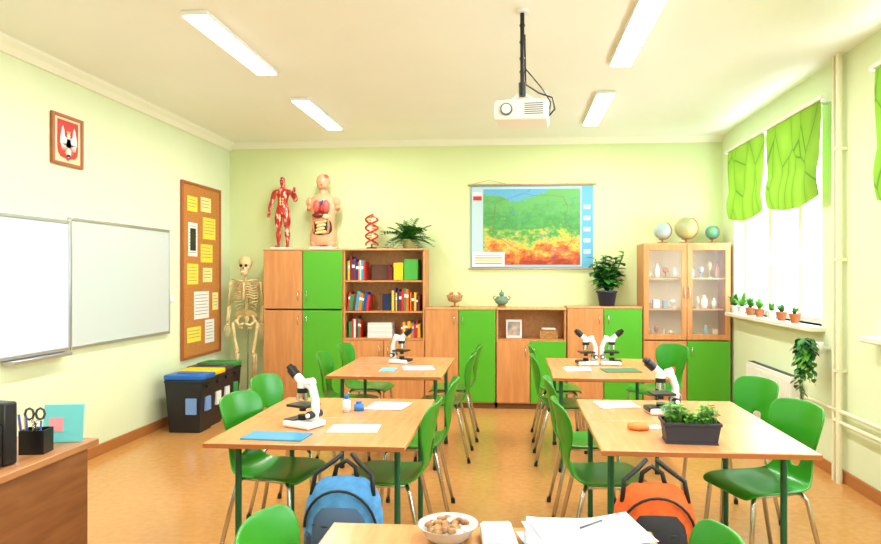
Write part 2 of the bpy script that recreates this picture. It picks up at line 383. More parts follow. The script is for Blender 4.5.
for (y,z,w,h,i) in((6.7,2.18,.22,.16,0),(7.0,2.2,.24,.16,3),(7.05,1.9,.3,.24,0),(6.72,1.7,.2,.36,1),(7.0,1.64,.28,.2,0),(6.7,1.4,.24,.22,0),(7.05,1.42,.22,.16,3),(6.85,1.02,.34,.3,1),(6.7,.78,.3,.16,0),(7.1,.74,.22,.26,1),(7.28,1.1,.14,.2,3)): pin(y,z,w,h,cc[i],i)
b.box(x+.024,x+.026,6.76,6.88,1.76,2.0,BLK)
b.obj('cork_notice_board')
b=B(); b.box(x,x+.012,6.38,6.46,1.22,1.30,WHT,.003); b.box(x+.012,x+.018,6.40,6.44,1.235,1.285,WHT,.002); b.obj('light_switch')
# ------------- bins
def bin_(xx,y,c,lc):
    b=B(); BD=mat('bin_body',(24,28,36),.4); LC=mat('lid_%d%d'%(lc[0],lc[1]),lc,.4)
    h=.5
    def ring(z,sx,sy): return [(-sx,-sy,z),(sx,-sy,z),(sx,sy,z),(-sx,sy,z)]
    vs=ring(0,.15,.11)+ring(h,.185,.135); b.add(vs,[(3,2,1,0),(0,1,5,4),(1,2,6,5),(2,3,7,6),(3,0,4,7)],BD)
    b.box(-.19,.19,-.138,.138,h-.03,h,BD,.006); b.box(-.195,.195,-.14,.14,h,h+.05,LC,.014); b.box(-.11,.11,-.05,.05,h+.05,h+.058,LC,.004)
    b.box(.03,.13,-.15,-.128,.18,.33,mat('bin_label_%d%d'%(lc[0],lc[1]),c,.6)); b.box(.175,.2,-.05,.05,.42,.45,BD,.004)
    b.box(.165,.186,-.05,.05,.2,.33,mat('bin_label_%d%d'%(lc[0],lc[1]),c,.6))
    return b.obj('recycling_bin',(xx,y,0))
bin_(-3.13,6.16,(120,160,225),(16,100,190)); bin_(-3.16,6.45,(240,240,240),(236,206,20)); bin_(-3.20,6.74,(240,240,240),(60,66,70)); bin_(-3.235,7.03,(60,160,80),(40,150,60))
# ------------- skeleton
def skeleton():
    b=B(); m=BONE
    z0=.17
    def P(x,y,z): return (x,y,z*.90+z0)
    b.ell(P(0,.0,1.63),(.075,.09,.088),m,16,10); b.ell(P(0,-.05,1.55),(.05,.047,.05),m)
    b.ell(P(0,-.05,1.50),(.042,.042,.028),m)
    for s in(-1,1):
        b.ell(P(.028*s,-.085,1.60),(.018,.014,.018),BLK,8,6); b.ell(P(.05*s,-.06,1.565),(.02,.02,.012),m,8,6)
    b.ell(P(0,-.094,1.565),(.009,.01,.014),BLK,8,6); b.box(-.025,.025,-.099,-.085,P(0,0,1.515)[2],P(0,0,1.53)[2],WHT)
    for k in range(24):
        t=k/23; z=.98+t*.50; y=.02+.025*math.sin(t*6.0)
        b.cyl(P(0,y,z-.008),P(0,y,z+.008),.022-.007*t,m,seg=8); b.ell(P(0,y+.03,z-.004),(.006,.02,.007),m,6,4)
    for k in range(11):
        z=1.40-k*.033; w=[.075,.10,.12,.132,.138,.14,.14,.138,.132,.12,.10][k]; d=.085 if k<8 else .07
        for s in(-1,1):
            pts=[]; amax=math.pi*(.95 if k<7 else .8-.1*(k-7))
            for i in range(11):
                a=amax*i/10; pts.append(P(s*w*math.sin(a),.02+ -d*.1+d*math.cos(a)*.9,z+.01-.05*(i/10)+ (.03 if i>8 and k<7 else 0)))
            b.tube(pts,.0075,m,6)
    b.tube([P(0,-.075,1.38),P(0,-.085,1.30),P(0,-.085,1.20),P(0,-.08,1.16)],.01,m,6,[.016,.013,.014,.006])
    for s in(-1,1):
        b.tube([P(0,-.07,1.395),P(.07*s,-.06,1.41),P(.15*s,.0,1.42)],.009,m,6)
        b.ell(P(.105*s,.07,1.33),(.045,.01,.07),m,10,6,rot=(0,s*.25,0))
        sh=P(.17*s,.01,1.39); el=P(.20*s,.02,1.09); wr=P(.205*s,-.03,.86)
        b.tube([sh,(sh[0]*.6+el[0]*.4,sh[1],sh[2]*.6+el[2]*.4),el],.01,m,8,[.024,.014,.02])
        b.tube([el,wr],.01,m,6,[.014,.011]); e2=(el[0]-.02*s,el[1]+.008,el[2]); w2=(wr[0]-.022*s,wr[1],wr[2]); b.tube([e2,w2],.01,m,6,[.011,.011])
        b.ell((wr[0]-.01*s,wr[1],wr[2]-.015),(.022,.012,.016),m,8,5)
        for f in range(5):
            fx=wr[0]-.01*s+(f-2)*.012; L=[.075,.15,.165,.155,.12][f]
            b.tube([(fx*1.0,wr[1],wr[2]-.02),(fx+(f-2)*.003,wr[1]-.008,wr[2]-.02-L*.5),(fx+(f-2)*.003,wr[1]-.02,wr[2]-.02-L)],.0045,m,5)
        def wing(u,v):
            a=u*2.3-.3; r=.07+.065*v
            return P(s*(.035+r*math.cos(a)*.75),.05-.09*math.sin(a*.7)*v,.93+.10*math.sin(a)*v+.0)
        b.grid(wing,8,4,m)
        b.tube([P(.03*s,.04,.97),P(.09*s,.04,.93),P(.10*s,.0,.87),P(.06*s,-.04,.83),P(.01*s,-.06,.86)],.016,m,7)
        b.tube([P(.09*s,0,.87),P(.07*s,.02,.79),P(.03*s,-.03,.80)],.012,m,6)
        b.ell(P(.105*s,.0,.88),.026,m,8,6)
        hp=P(.145*s,.0,.86); kn=P(.095*s,-.01,.48); an=P(.085*s,.02,.08)
        b.tube([P(.105*s,0,.88),hp],.014,m,6); b.tube([hp,((hp[0]+kn[0])/2,-.015,(hp[2]+kn[2])/2),(kn[0],kn[1],kn[2]+.03),kn],.01,m,8,[.024,.018,.024,.032])
        b.ell((kn[0],kn[1]-.03,kn[2]),(.02,.012,.02),m,8,6)
        b.tube([(kn[0],kn[1],kn[2]-.01),(kn[0],0,kn[2]-.08),an],.01,m,8,[.03,.017,.02]); b.tube([(kn[0]+.028*s,.01,kn[2]-.03),(an[0]+.024*s,.025,an[2])],.008,m,6)
        b.ell((an[0],an[1]+.02,an[2]-.035),(.02,.035,.022),m,8,6)
        for f in range(5):
            x=an[0]+(f-2)*.013*1; b.tube([(an[0]+(f-2)*.006,an[1],an[2]-.03),(x,an[1]-.08,an[2]-.045),(x+(f-2)*.002,an[1]-.15,an[2]-.06)],.0055,m,5)
    b.ell(P(0,.05,.92),(.035,.02,.06),m,8,6)
    b.cyl((0,.1,.05),(0,.1,1.35),.009,CHR); b.cyl((0,.1,1.3),(0,.03,1.3),.006,CHR)
    for k in range(5):
        a=k*2*math.pi/5+.3; e=(.2*math.cos(a),.1+.2*math.sin(a),.06); b.tube([(0,.1,.07),e],.012,WHT); b.ell((e[0],e[1],.025),(.012,.025,.025),BLK,8,6); b.cyl((e[0],e[1],.03),e,.008,BLK,seg=6)
    return b.obj('human_skeleton_model',(-3.115,7.44,0),8)
skeleton()
# ------------- muscle figure
MUS=bpy.data.materials.new('muscle'); MUS.use_nodes=True
def mk(m):
    nt=m.node_tree; p=nt.nodes['Principled BSDF']; p.inputs['Roughness'].default_value=.4
    tc=nt.nodes.new('ShaderNodeTexCoord'); mp=nt.nodes.new('ShaderNodeMapping'); mp.inputs['Scale'].default_value=(34,34,10)
    nz=nt.nodes.new('ShaderNodeTexNoise'); nz.inputs['Scale'].default_value=1.2; nz.inputs['Detail'].default_value=2
    r=nt.nodes.new('ShaderNodeValToRGB'); e=r.color_ramp.elements; e[0].position=.38;e[0].color=rgb(240,216,190);e[1].position=.44;e[1].color=rgb(200,52,38)
    k=e.new(.7);k.color=rgb(150,30,24)
    nt.links.new(tc.outputs['Object'],mp.inputs[0]);nt.links.new(mp.outputs[0],nz.inputs[0]);nt.links.new(nz.outputs['Fac'],r.inputs[0]);nt.links.new(r.outputs[0],p.inputs[0])
mk(MUS)
def muscle():
    b=B(); J={'pel':(0,0,.45,(.062,.045)),'wai':(0,0,.52,(.056,.042)),'che':(0,0,.63,(.078,.05)),'nek0':(0,.005,.70,(.04,.035)),'nek':(0,.005,.735,.024),'hd0':(0,-.005,.765,(.032,.038)),'hd':(0,-.003,.81,(.036,.042)),'hdt':(0,0,.84,(.024,.028))}
    E=[('pel','wai'),('wai','che'),('che','nek0'),('nek0','nek'),('nek','hd0'),('hd0','hd'),('hd','hdt')]
    for s,n in((-1,'l'),(1,'r')):
        J['sh'+n]=(.10*s,0,.665,.035)
        if s<0: J['el'+n]=(-.135,.01,.54,.024); J['fo'+n]=(-.145,-.01,.50,.026); J['wr'+n]=(-.15,-.04,.42,.014)
        else: J['el'+n]=(.155,.0,.55,.024); J['fo'+n]=(.165,-.02,.575,.025); J['wr'+n]=(.17,-.07,.645,.014)
        J['hp'+n]=(.044*s,0,.415,.052); J['th'+n]=(.052*s,0,.33,.05); J['kn'+n]=(.05*s,.0,.225,.029); J['ca'+n]=(.053*s,.012,.16,.036); J['an'+n]=(.053*s,.01,.045,.017); J['he'+n]=(.055*s,.012,.022,.017); J['to'+n]=(.065*s,-.07,.016,(.02,.01))
        E+=[('che','sh'+n),('sh'+n,'el'+n),('el'+n,'fo'+n),('fo'+n,'wr'+n),('pel','hp'+n),('hp'+n,'th'+n),('th'+n,'kn'+n),('kn'+n,'ca'+n),('ca'+n,'an'+n),('an'+n,'he'+n),('he'+n,'to'+n)]
    b.mesh(skin(J,E,2),MUS)
    for s,w in((-1,(-.15,-.04,.42)),(1,(.17,-.07,.645))):
        dz=-1 if s<0 else 1; b.ell((w[0],w[1]-.008,w[2]+dz*.022),(.016,.009,.022),MUS,8,6)
        for f in range(4): x=w[0]+(f-1.5)*.009; b.tube([(x,w[1]-.01,w[2]+dz*.035),(x,w[1]-.016,w[2]+dz*(.06+.006*(f in(1,2))))],.0042,MUS,6)
        b.tube([(w[0]-s*.012,w[1]-.01,w[2]+dz*.012),(w[0]-s*.026,w[1]-.016,w[2]+dz*.032)],.0045,MUS,6)
    for s in(-1,1): b.ell((.014*s,-.045,.805),(.006,.005,.005),WHT,8,6)
    b.ell((0,-.048,.79),(.006,.01,.012),MUS,8,6); b.ell((0,-.043,.772),(.012,.006,.004),BONE,8,6)
    for s in(-1,1): b.ell((.03*s,-.035,.635),(.03,.02,.03),MUS,10,8)
    for k in range(3):
        for s in(-1,1): b.ell((.014*s,-.042,.575-k*.032),(.012,.008,.014),BONE,8,6)
    b.box(-.11,.11,-.10,.08,-.015,.005,WHT,.006)
    return b.obj('muscular_anatomy_figure',(-2.73,7.6,1.818),0)
muscle()
def torso():
    b=B(); SK=mat('model_skin',(232,168,128),.4); PK=mat('organ_pink',(214,92,82),.35); DR=mat('organ_liver',(110,36,30),.35); YL=mat('organ_intestine',(246,214,150),.35)
    CAV=mat('cavity',(120,50,40),.5)
    b.loft([(0,0,0,.13,.09),(.05,0,0,.155,.10),(.12,0,0,.155,.10),(.22,0,0,.125,.09),(.33,0,0,.135,.095),(.44,0,0,.155,.10),(.52,0,0,.165,.09),(.57,0,0,.13,.07),(.595,0,.005,.07,.055),(.62,0,.005,.048,.05),(.66,0,0,.045,.05)],SK,28)
    for s in(-1,1): b.ell((.155*s,0,.505),(.05,.06,.06),SK); b.ell((.168*s,0,.45),(.03,.04,.045),SK); b.ell((.176*s,-.005,.425),(.022,.03,.024),PK)
    for s in(-1,1): b.ell((.085*s,0,.02),(.07,.08,.06),SK)
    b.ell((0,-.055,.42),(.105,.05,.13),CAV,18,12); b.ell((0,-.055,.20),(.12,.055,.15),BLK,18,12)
    for s in(-1,1): b.ell((.055*s,-.085,.45),(.045,.035,.075),PK)
    b.ell((.012,-.105,.42),(.032,.03,.042),RED); b.tube([(.01,-.1,.44),(.0,-.1,.5),(.02,-.09,.52)],.009,mat('vein',(40,70,160),.4))
    b.ell((-.035,-.10,.345),(.07,.03,.032),DR); b.ell((.055,-.10,.33),(.038,.028,.03),YL)
    pts=[]
    for k in range(60):
        t=k/59; pts.append((.06*math.cos(t*22)*(.5+.5*abs(math.cos(t*3))),-.108-.01*math.sin(t*22),.275-.14*t))
    b.tube(pts,.014,YL,8)
    b.tube([(-.085,-.09,.15),(-.092,-.1,.21),(-.088,-.1,.28),(0,-.115,.29),(.088,-.1,.28),(.092,-.1,.21),(.08,-.09,.15),(.02,-.1,.12)],.014,mat('colon',(225,130,90),.4),8)
    b.loft([(.655,0,-.01,.045,.05),(.68,0,-.02,.06,.07),(.72,0,-.015,.07,.085),(.765,0,-.01,.075,.09),(.80,0,-.005,.068,.08),(.825,0,0,.045,.055),(.837,0,0,.01,.015)],SK,20)
    b.ell((.035,-.02,.79),(.035,.06,.04),PK); b.ell((0,-.105,.73),(.012,.016,.018),SK,8,6)
    for s in(-1,1): b.ell((.028*s,-.093,.755),(.013,.008,.008),WHT,8,6); b.ell((.028*s,-.1,.755),(.005,.004,.005),BLK,6,5); b.ell((.074*s,-.005,.745),(.01,.018,.025),SK,8,6)
    b.ell((0,-.092,.697),(.02,.008,.006),RED,8,6)
    b.box(-.14,.14,-.11,.11,-.045,-.02,WHT,.006)
    return b.obj('anatomical_torso_model',(-2.24,7.6,1.848),0)
torso()
b=B(); hcol=[RED,mat('dna_orange',(220,110,50),.4),WHT]
for ph in(0,math.pi):
    b.tube([(.07*math.cos(t*.28+ph),.07*math.sin(t*.28+ph),.05+t*.0085) for t in range(42)],.011,RED,8)
for t in range(1,41,3):
    a=t*.28; z=.05+t*.0085; b.tube([(.07*math.cos(a),.07*math.sin(a),z),(0,0,z)],.006,hcol[1],6); b.tube([(0,0,z),(-.07*math.cos(a),-.07*math.sin(a),z)],.006,WHT,6)
b.cyl((0,0,0),(0,0,.02),.06,BLK,seg=20); b.cyl((0,0,.02),(0,0,.06),.008,BLK)
b.obj('dna_helix_model',(-1.665,7.6,1.802))
# ------------- plants
def leafblade(b,base,dirv,L,W,droop,m,n=6):
    d=Vector(dirv); d.normalize(); side=d.cross(Vector((0,0,1)))
    side=side.normalized() if side.length>1e-4 else Vector((1,0,0)); base=Vector(base); vs=[];fs=[]
    for i in range(n+1):
        t=i/n; c=base+d*L*t+Vector((0,0,-droop*L*t*t)); w=W*math.sin(math.pi*min(.97,(t*.9+.06)))
        vs+=[c-side*w,c+Vector((0,0,-w*.25)),c+side*w]
    for i in range(n):
        a=i*3; fs+=[(a,a+1,a+4,a+3),(a+1,a+2,a+5,a+4)]
    b.add(vs,fs,m,True)
def pot(b,r,h,m):
    b.loft([(0,0,0,r*.72,r*.72),(h*.85,0,0,r*.95,r*.95),(h*.86,0,0,r*1.03,r*1.03),(h,0,0,r*1.05,r*1.05),(h,0,0,r*.92,r*.92),(h*.9,0,0,r*.9,r*.9)],m,20); b.cyl((0,0,h*.88),(0,0,h*.91),r*.9,SOIL,seg=16)
b=B(); pot(b,.085,.11,mat('fern_pot',(210,215,150),.5))
for k in range(75):
    a=random.random()*6.28; e=random.uniform(.05,1.35); d=Vector((math.cos(a)*math.cos(e),math.sin(a)*math.cos(e)*.55,math.sin(e))); L=random.uniform(.24,.38); dr=random.uniform(.25,.65)
    side=Vector((-math.sin(a),math.cos(a),0)); base=Vector((0,0,.11)); pts=[base+d*L*t/9+Vector((0,0,-dr*L*(t/9)**2)) for t in range(10)]
    pts=[Vector((p.x,min(p.y,.18),max(p.z,.012))) for p in pts]
    b.tube(pts,.002,LEAF,4)
    for i in range(1,10):
        for s in(-1,1):
            q=pts[i]; leafblade(b,q,side*s+d*.5+Vector((0,0,.15)),.07*(1-.06*i)+.01,.014,.1,random.choice([LEAF,LEAF,LEAFL,LEAFD]),2)
b.obj('potted_fern',(-1.22,7.56,1.802))
b=B(); pot(b,.115,.17,mat('dark_pot',(40,52,80),.4))
for k in range(20):
    a=random.random()*6.28; L=random.uniform(.15,.42); tip=Vector((math.cos(a)*(.1+L*.3),math.sin(a)*L*.3,.18+L)); b.tube([(0,0,.15),tip*.5+Vector((0,0,.06)),tip],.005,LEAFD,5)
    for j in range(10):
        t=.3+.7*j/9; p=Vector((0,0,.15)).lerp(tip,t); aa=random.random()*6.28; leafblade(b,p,(math.cos(aa),math.sin(aa)*.8,random.uniform(-.1,.7)),random.uniform(.09,.14),.038,.4,random.choice([LEAFD,LEAF,LEAF]),4)
b.obj('potted_zz_plant',(1.04,7.58,1.152))
# ornaments
b=B(); BR=mat('brass',(180,120,60),.3,.7)
b.cyl((0,0,0),(0,0,.015),.05,BR,seg=16);b.cyl((0,0,.015),(0,0,.05),.012,BR); b.loft([(.05,0,0,.02,.02),(.07,0,0,.075,.075),(.13,0,0,.095,.095),(.14,0,0,.09,.09),(.08,0,0,.06,.06)],mat('wicker_bowl',(206,170,120),.6,c2=(150,100,60),scale=60),20)
for k in range(5): b.ell((.04*math.cos(k*1.26),.04*math.sin(k*1.26),.14),.032,[TERR,BONE,mat('fruit',(200,80,50),.4)][k%3],10,7)
b.obj('decorative_bowl',(-.69,7.58,1.132))
b=B(); CR=mat('crystal_green',(110,140,120),.2)
b.cyl((0,0,0),(0,0,.02),.05,BR,seg=16); b.loft([(.02,0,0,.03,.03),(.05,0,0,.07,.07),(.09,0,0,.085,.085),(.11,0,0,.06,.06),(.12,0,0,.065,.065),(.125,0,0,.02,.02)],CR,18); b.ell((0,0,.15),(.03,.03,.03),CR); b.cyl((0,0,.17),(0,0,.2),.008,BR)
for s in(-1,1): b.tube([(.08*s,0,.08),(.1*s,0,.11),(.07*s,0,.13)],.007,BR,6)
b.obj('lidded_urn',(-.15,7.58,1.132))
b=B(); b.box(-.10,.08,-.012,.012,0,.21,WHT,.004); b.box(-.08,.06,-.014,-.0125,.03,.185,mat('pic',(120,140,160),.5,c2=(230,200,170),scale=12)); b.obj('photo_frame',(.0,7.55,.782))
b=B(); BX=mat('wicker',(190,140,80),.7,c2=(150,100,50),scale=50)
b.box(-.1,.1,-.08,.08,0,.012,BX)
for q in((-.1,.1,-.08,-.07),(-.1,.1,.07,.08),(-.1,-.09,-.07,.07),(.09,.1,-.07,.07)): b.box(*q,.012,.1,BX)
b.tube([(-.1,-.08,.1),(.1,-.08,.1),(.1,.08,.1),(-.1,.08,.1)],.006,BX,6,closed=True); b.box(-.08,.08,-.06,.06,.02,.12,PAP,.01)
b.obj('storage_basket',(.38,7.55,.782))
# globes
def globe(x,r,c1,c2):
    b=B(); g=mat('globe_%d'%c1[0],c1,.3,c2=c2,scale=3.2/r*.12,detail=6)
    b.cyl((0,0,0),(0,0,.015),r*.6,FRW,seg=20); b.cyl((0,0,.015),(0,0,.05),.01,FRW); c=(0,0,.05+r)
    b.ell(c,r,g,24,16); b.tube([(r*1.07*math.sin(t),0,.05+r-r*1.07*math.cos(t)) for t in [ -.4+ k*.25 for k in range(13)]],.005,BR,6)
    b.obj('desk_globe',(x,7.57,1.852))
globe(1.655,.095,(215,214,190),(140,170,176)); globe(1.915,.125,(222,190,112),(150,166,128)); globe(2.2,.075,(50,116,180),(110,170,80))
# ------------- projector
b=B(); py=4.0
b.box(-.16,.16,-.13,.13,2.41,2.53,WHT,.02,3); b.cyl((-.085,-.12,2.47),(-.085,-.15,2.47),.035,GREY,seg=18); b.cyl((-.085,-.145,2.47),(-.085,-.153,2.47),.028,WHT,seg=18)
for k in range(6): b.box(.02,.13,-.1315,-.129,2.44+k*.012,2.445+k*.012,GREY)
b.box(.155,.162,-.08,.08,2.44,2.50,GREY); b.box(-.09,.09,-.07,.07,2.53,2.545,WHT,.004)
for sx in(-1,1): b.tube([(.07*sx,0,2.545),(.05*sx,0,2.57),(0,0,2.60)],.008,WHT,6)
b.cyl((0,0,2.58),(0,0,H-.001),.013,BLK); b.cyl((0,0,2.58),(0,0,2.66),.022,BLK); b.cyl((0,0,H-.02),(0,0,H-.001),.04,WHT,seg=20)
for z in(2.72,2.8,2.9,3.0): b.cyl((0,0,z),(0,0,z+.012),.017,BLK)
b.tube([(.015,0,2.95),(.02,0,2.65),(.1,.02,2.6),(.18,.02,2.57),(.195,.02,2.5),(.16,.02,2.46)],.005,BLK,6); b.tube([(.015,0,2.75),(.12,.0,2.62),(.17,.05,2.55),(.16,.05,2.48)],.004,BLK,6)
b.obj('ceiling_projector',(.045,py,0),-4)
# ------------- tables
def table(x0,x1,y0,y1,far=.13):
    b=B(); w=(x1-x0)/2; l=(y1-y0)/2; zt=.75
    b.box(-w,w,-l,-.002,zt-.025,zt,TOP,.006); b.box(-w,w,.002,l,zt-.025,zt,TOP,.006)
    b.box(-w-.001,w+.001,-l-.0015,-l+.003,zt-.022,zt-.003,EDGE)
    for sx in(-1,1):
        for yy in(-l+.22,l-far):
            xx=sx*(w-.07)
            b.cyl((xx,yy,.012),(xx,yy,zt-.025),.015,METG); b.cyl((xx,yy,0),(xx,yy,.03),.019,BLK)
        b.box(sx*(w-.07)-.012,sx*(w-.07)+.012,-l+.22,l-far,zt-.06,zt-.025,METG)
    for yy in(-l+.22,l-far): b.box(-w+.07,w-.07,yy-.012,yy+.012,zt-.06,zt-.025,METG)
    b.box(-w+.07,w-.07,.0,.02,zt-.05,zt-.025,METG)
    return b.obj('classroom_table',((x0+x1)/2,(y0+y1)/2,0))
table(-1.39,-.48,2.85,3.96); table(.37,1.28,2.86,4.03); table(-1.41,-.54,4.83,5.97); table(.28,1.14,4.85,6.01); table(-.55,.40,.80,1.97,.47)
# ------------- chairs
def chair_data():
    prof=[(.20,.425),(.185,.447),(.13,.455),(.03,.448),(-.07,.442),(-.14,.448),(-.185,.475),(-.205,.52),(-.215,.57),(-.222,.63),(-.232,.70),(-.247,.77),(-.262,.82),(-.268,.835)]
    hw=[.165,.19,.20,.20,.195,.18,.155,.125,.12,.15,.18,.19,.175,.14]
    cur=[0,0,.006,.012,.014,.014,.012,.006,.01,.022,.03,.03,.025,.02]
    n=len(prof)-1; nu=8
    def fn(u,v):
        j=round(v*n); x=(u*2-1); y,z=prof[j]; k=cur[j]*x*x
        if j<6: return (x*hw[j],y,z+k)
        return (x*hw[j],y+k*1.6,z+(-.012*x*x if j>11 else 0))
    t=B(); t.grid(fn,nu,n,CHG,skip=lambda i,j:(i in(3,4) and j in (7,8)))
    me=bake(t.data('t'),[('SUBSURF',dict(levels=1)),('SOLIDIFY',dict(thickness=.012,offset=-1)),('SUBSURF',dict(levels=1))])
    b=B(); b.mesh(me,CHG)
    for s in(-1,1):
        b.tube([(.14*s,.13,.43),(.165*s,.155,.40),(.19*s,.19,.0)],.011,CHR,8); b.tube([(.13*s,-.12,.43),(.16*s,-.14,.40),(.19*s,-.23,.0)],.011,CHR,8)
        b.tube([(.14*s,.13,.427),(.13*s,-.12,.427)],.011,CHR,8)
        b.cyl((.19*s,.19,0),(.188*s,.188,.03),.014,BLK,seg=8); b.cyl((.19*s,-.23,0),(.188*s,-.226,.03),.014,BLK,seg=8)
    b.tube([(-.14,.13,.427),(.14,.13,.427)],.01,CHR,8); b.tube([(-.13,-.12,.427),(.13,-.12,.427)],.01,CHR,8)
    return b.data('school_chair')
CD=chair_data()
def chair(x,y,face,s=1): return place(CD,'school_chair',(x,y,0),face-90,s)
for x,y,f in((-1.27,3.46,-10),(-1.37,4.1,-8),(-.66,3.42,178),(-.63,4.12,183),(-1.36,5.42,0),(-1.36,6.1,-5),(-.6,5.44,180),(-.58,6.1,182),
    (.47,3.48,4),(.46,4.2,0),(1.22,3.42,198),(1.30,4.18,202),(.40,5.4,0),(.40,6.14,0),(1.28,6.15,215),(-.47,1.78,-3),(.31,1.76,182)): chair(x,y,f,1.03 if y>2 else .99)
# ------------- microscope
def micro_data():
    b=B()
    b.box(-.09,.09,-.07,.07,0,.035,WHT,.012,3); b.box(-.095,-.02,-.055,.055,.012,.04,BLK,.006)
    b.tube([(.06,0,.03),(.075,0,.09),(.075,0,.15),(.055,0,.205),(.02,0,.225)],.02,WHT,10,[.026,.023,.021,.022,.024])
    b.box(-.07,.06,-.06,.06,.105,.118,BLK,.003); b.cyl((-.01,0,.035),(-.01,0,.06),.025,BLK,seg=16); b.cyl((-.01,0,.08),(-.01,0,.105),.018,BLK,seg=16)
    b.cyl((-.01,0,.175),(-.01,0,.20),.03,BLK,seg=18); b.cyl((-.01,0,.20),(-.01,0,.235),.028,WHT,seg=18)
    for a in(0,2.1,4.2):
        d=Vector((math.cos(a)*.02-.01,math.sin(a)*.02,0)); b.cyl((d.x,d.y,.18),(d.x*1.2,d.y*1.3,.135),.009,CHR,seg=10)
    b.cyl((-.01,0,.225),(-.065,0,.27),.022,WHT,seg=16); b.cyl((-.05,0,.258),(-.09,0,.292),.026,BLK,seg=16); b.cyl((-.085,0,.288),(-.105,0,.306),.018,BLK,seg=16)
    for s in(-1,1): b.cyl((.07,0,.07),(.07,.045*s,.07),.02,BLK,seg=14); b.cyl((.07,.045*s,.07),(.07,.055*s,.07),.012,WHT,seg=12)
    b.cyl((.02,0,.225),(.06,0,.235),.024,WHT,seg=12)
    return b.data('microscope')
MD=micro_data()
for x,y,r in((-1.04,3.2,-25),(.80,3.66,8),(-.97,5.57,165),(.60,5.57,10),(.80,5.6,175)): place(MD,'microscope',(x,y,.751),r,.95)
# paper items
def flat(name,x,y,w,d,m,rz=0,z=.75,t=.003,n=1):
    b=B()
    for k in range(n): b.M=Matrix.Rotation(random.uniform(-.12,.12) if n>1 else 0,4,'Z')@Matrix.Translation((random.uniform(-.02,.02) if n>1 else 0,0,0)); b.box(-w/2,w/2,-d/2,d/2,k*t,(k+1)*t-.0004,m)
    return b.obj(name,(x,y,z+.0008),rz)
flat('blue_folder',-1.1,2.985,.29,.15,mat('folder_blue',(60,150,190),.4),-4,t=.006)
flat('paper_sheet',-.78,3.17,.24,.16,PAP,4); flat('paper_sheet',-.72,3.72,.2,.2,PAP,-5,n=2)
flat('paper_sheet',-.76,5.25,.24,.2,PAP,10,n=3); flat('paper_sheet',-1.0,5.15,.12,.2,mat('blue_paper',(120,180,210),.6),0)
flat('paper_sheet',.57,3.86,.22,.18,PAP,8,n=2); flat('exercise_book',.83,5.25,.28,.2,mat('book_cover_green',(70,120,80),.5),5,t=.006); flat('paper_sheet',.5,5.3,.2,.2,PAP,0,n=2)
b=B(); OR=mat('pouch_orange',(245,130,50),.6); b.loft([(0,0,0,.05,.05),(.01,0,0,.06,.06),(.022,0,0,.055,.055),(.03,0,0,.03,.03)],OR,6); b.box(.03,.12,-.03,.03,0,.006,PAP); b.obj('orange_pouch',(.60,3.27,.751),20)
def bottle(x,y,c,h=.09,r=.022):
    b=B(); b.loft([(0,0,0,r,r),(h*.65,0,0,r,r),(h*.75,0,0,r*.55,r*.55),(h*.8,0,0,r*.5,r*.5)],mat('bot_%d'%c[0],c,.25),14); b.cyl((0,0,h*.78),(0,0,h),r*.6,mat('cap_blue',(40,110,200),.4)); b.obj('sample_bottle',(x,y,.751))
bottle(-.92,3.56,(230,238,245)); bottle(-.86,3.60,(60,130,210),.05,.028)
# planter
b=B(); PB=mat('planter_grey',(50,54,68),.5)
b.box(-.125,.125,-.065,.065,0,.008,PB)
vs=[(-.12,-.06,0),(.12,-.06,0),(.12,.06,0),(-.12,.06,0),(-.135,-.075,.105),(.135,-.075,.105),(.135,.075,.105),(-.135,.075,.105)]
b.add(vs,[(0,1,5,4),(1,2,6,5),(2,3,7,6),(3,0,4,7)],PB); b.box(-.125,.125,-.065,.065,.088,.094,SOIL)
for q in((-.14,.14,-.08,-.07),(-.14,.14,.07,.08),(-.14,-.13,-.07,.07),(.13,.14,-.07,.07)): b.box(*q,.092,.108,PB,.003)
for k in range(170):
    x=random.uniform(-.12,.12); y=random.uniform(-.06,.06); a=random.random()*6.28; hgt=random.uniform(.02,.06)+(.035 if x<-.04 or x>.06 else 0)
    b.tube([(x,y,.09),(x+.01*math.cos(a),y,.09+hgt)],.0015,LEAFL,4)
    for j in range(2): leafblade(b,(x+.01*math.cos(a),y,.09+hgt*(1-.3*j)),(math.cos(a+j*2),math.sin(a+j*2),.4),random.uniform(.03,.055),.011,.4,random.choice([LEAFL,LEAFL,LEAF]),3)
o=b.obj('herb_planter',(.785,3.04,.751),-3); o.scale=(.9,.9,.9)
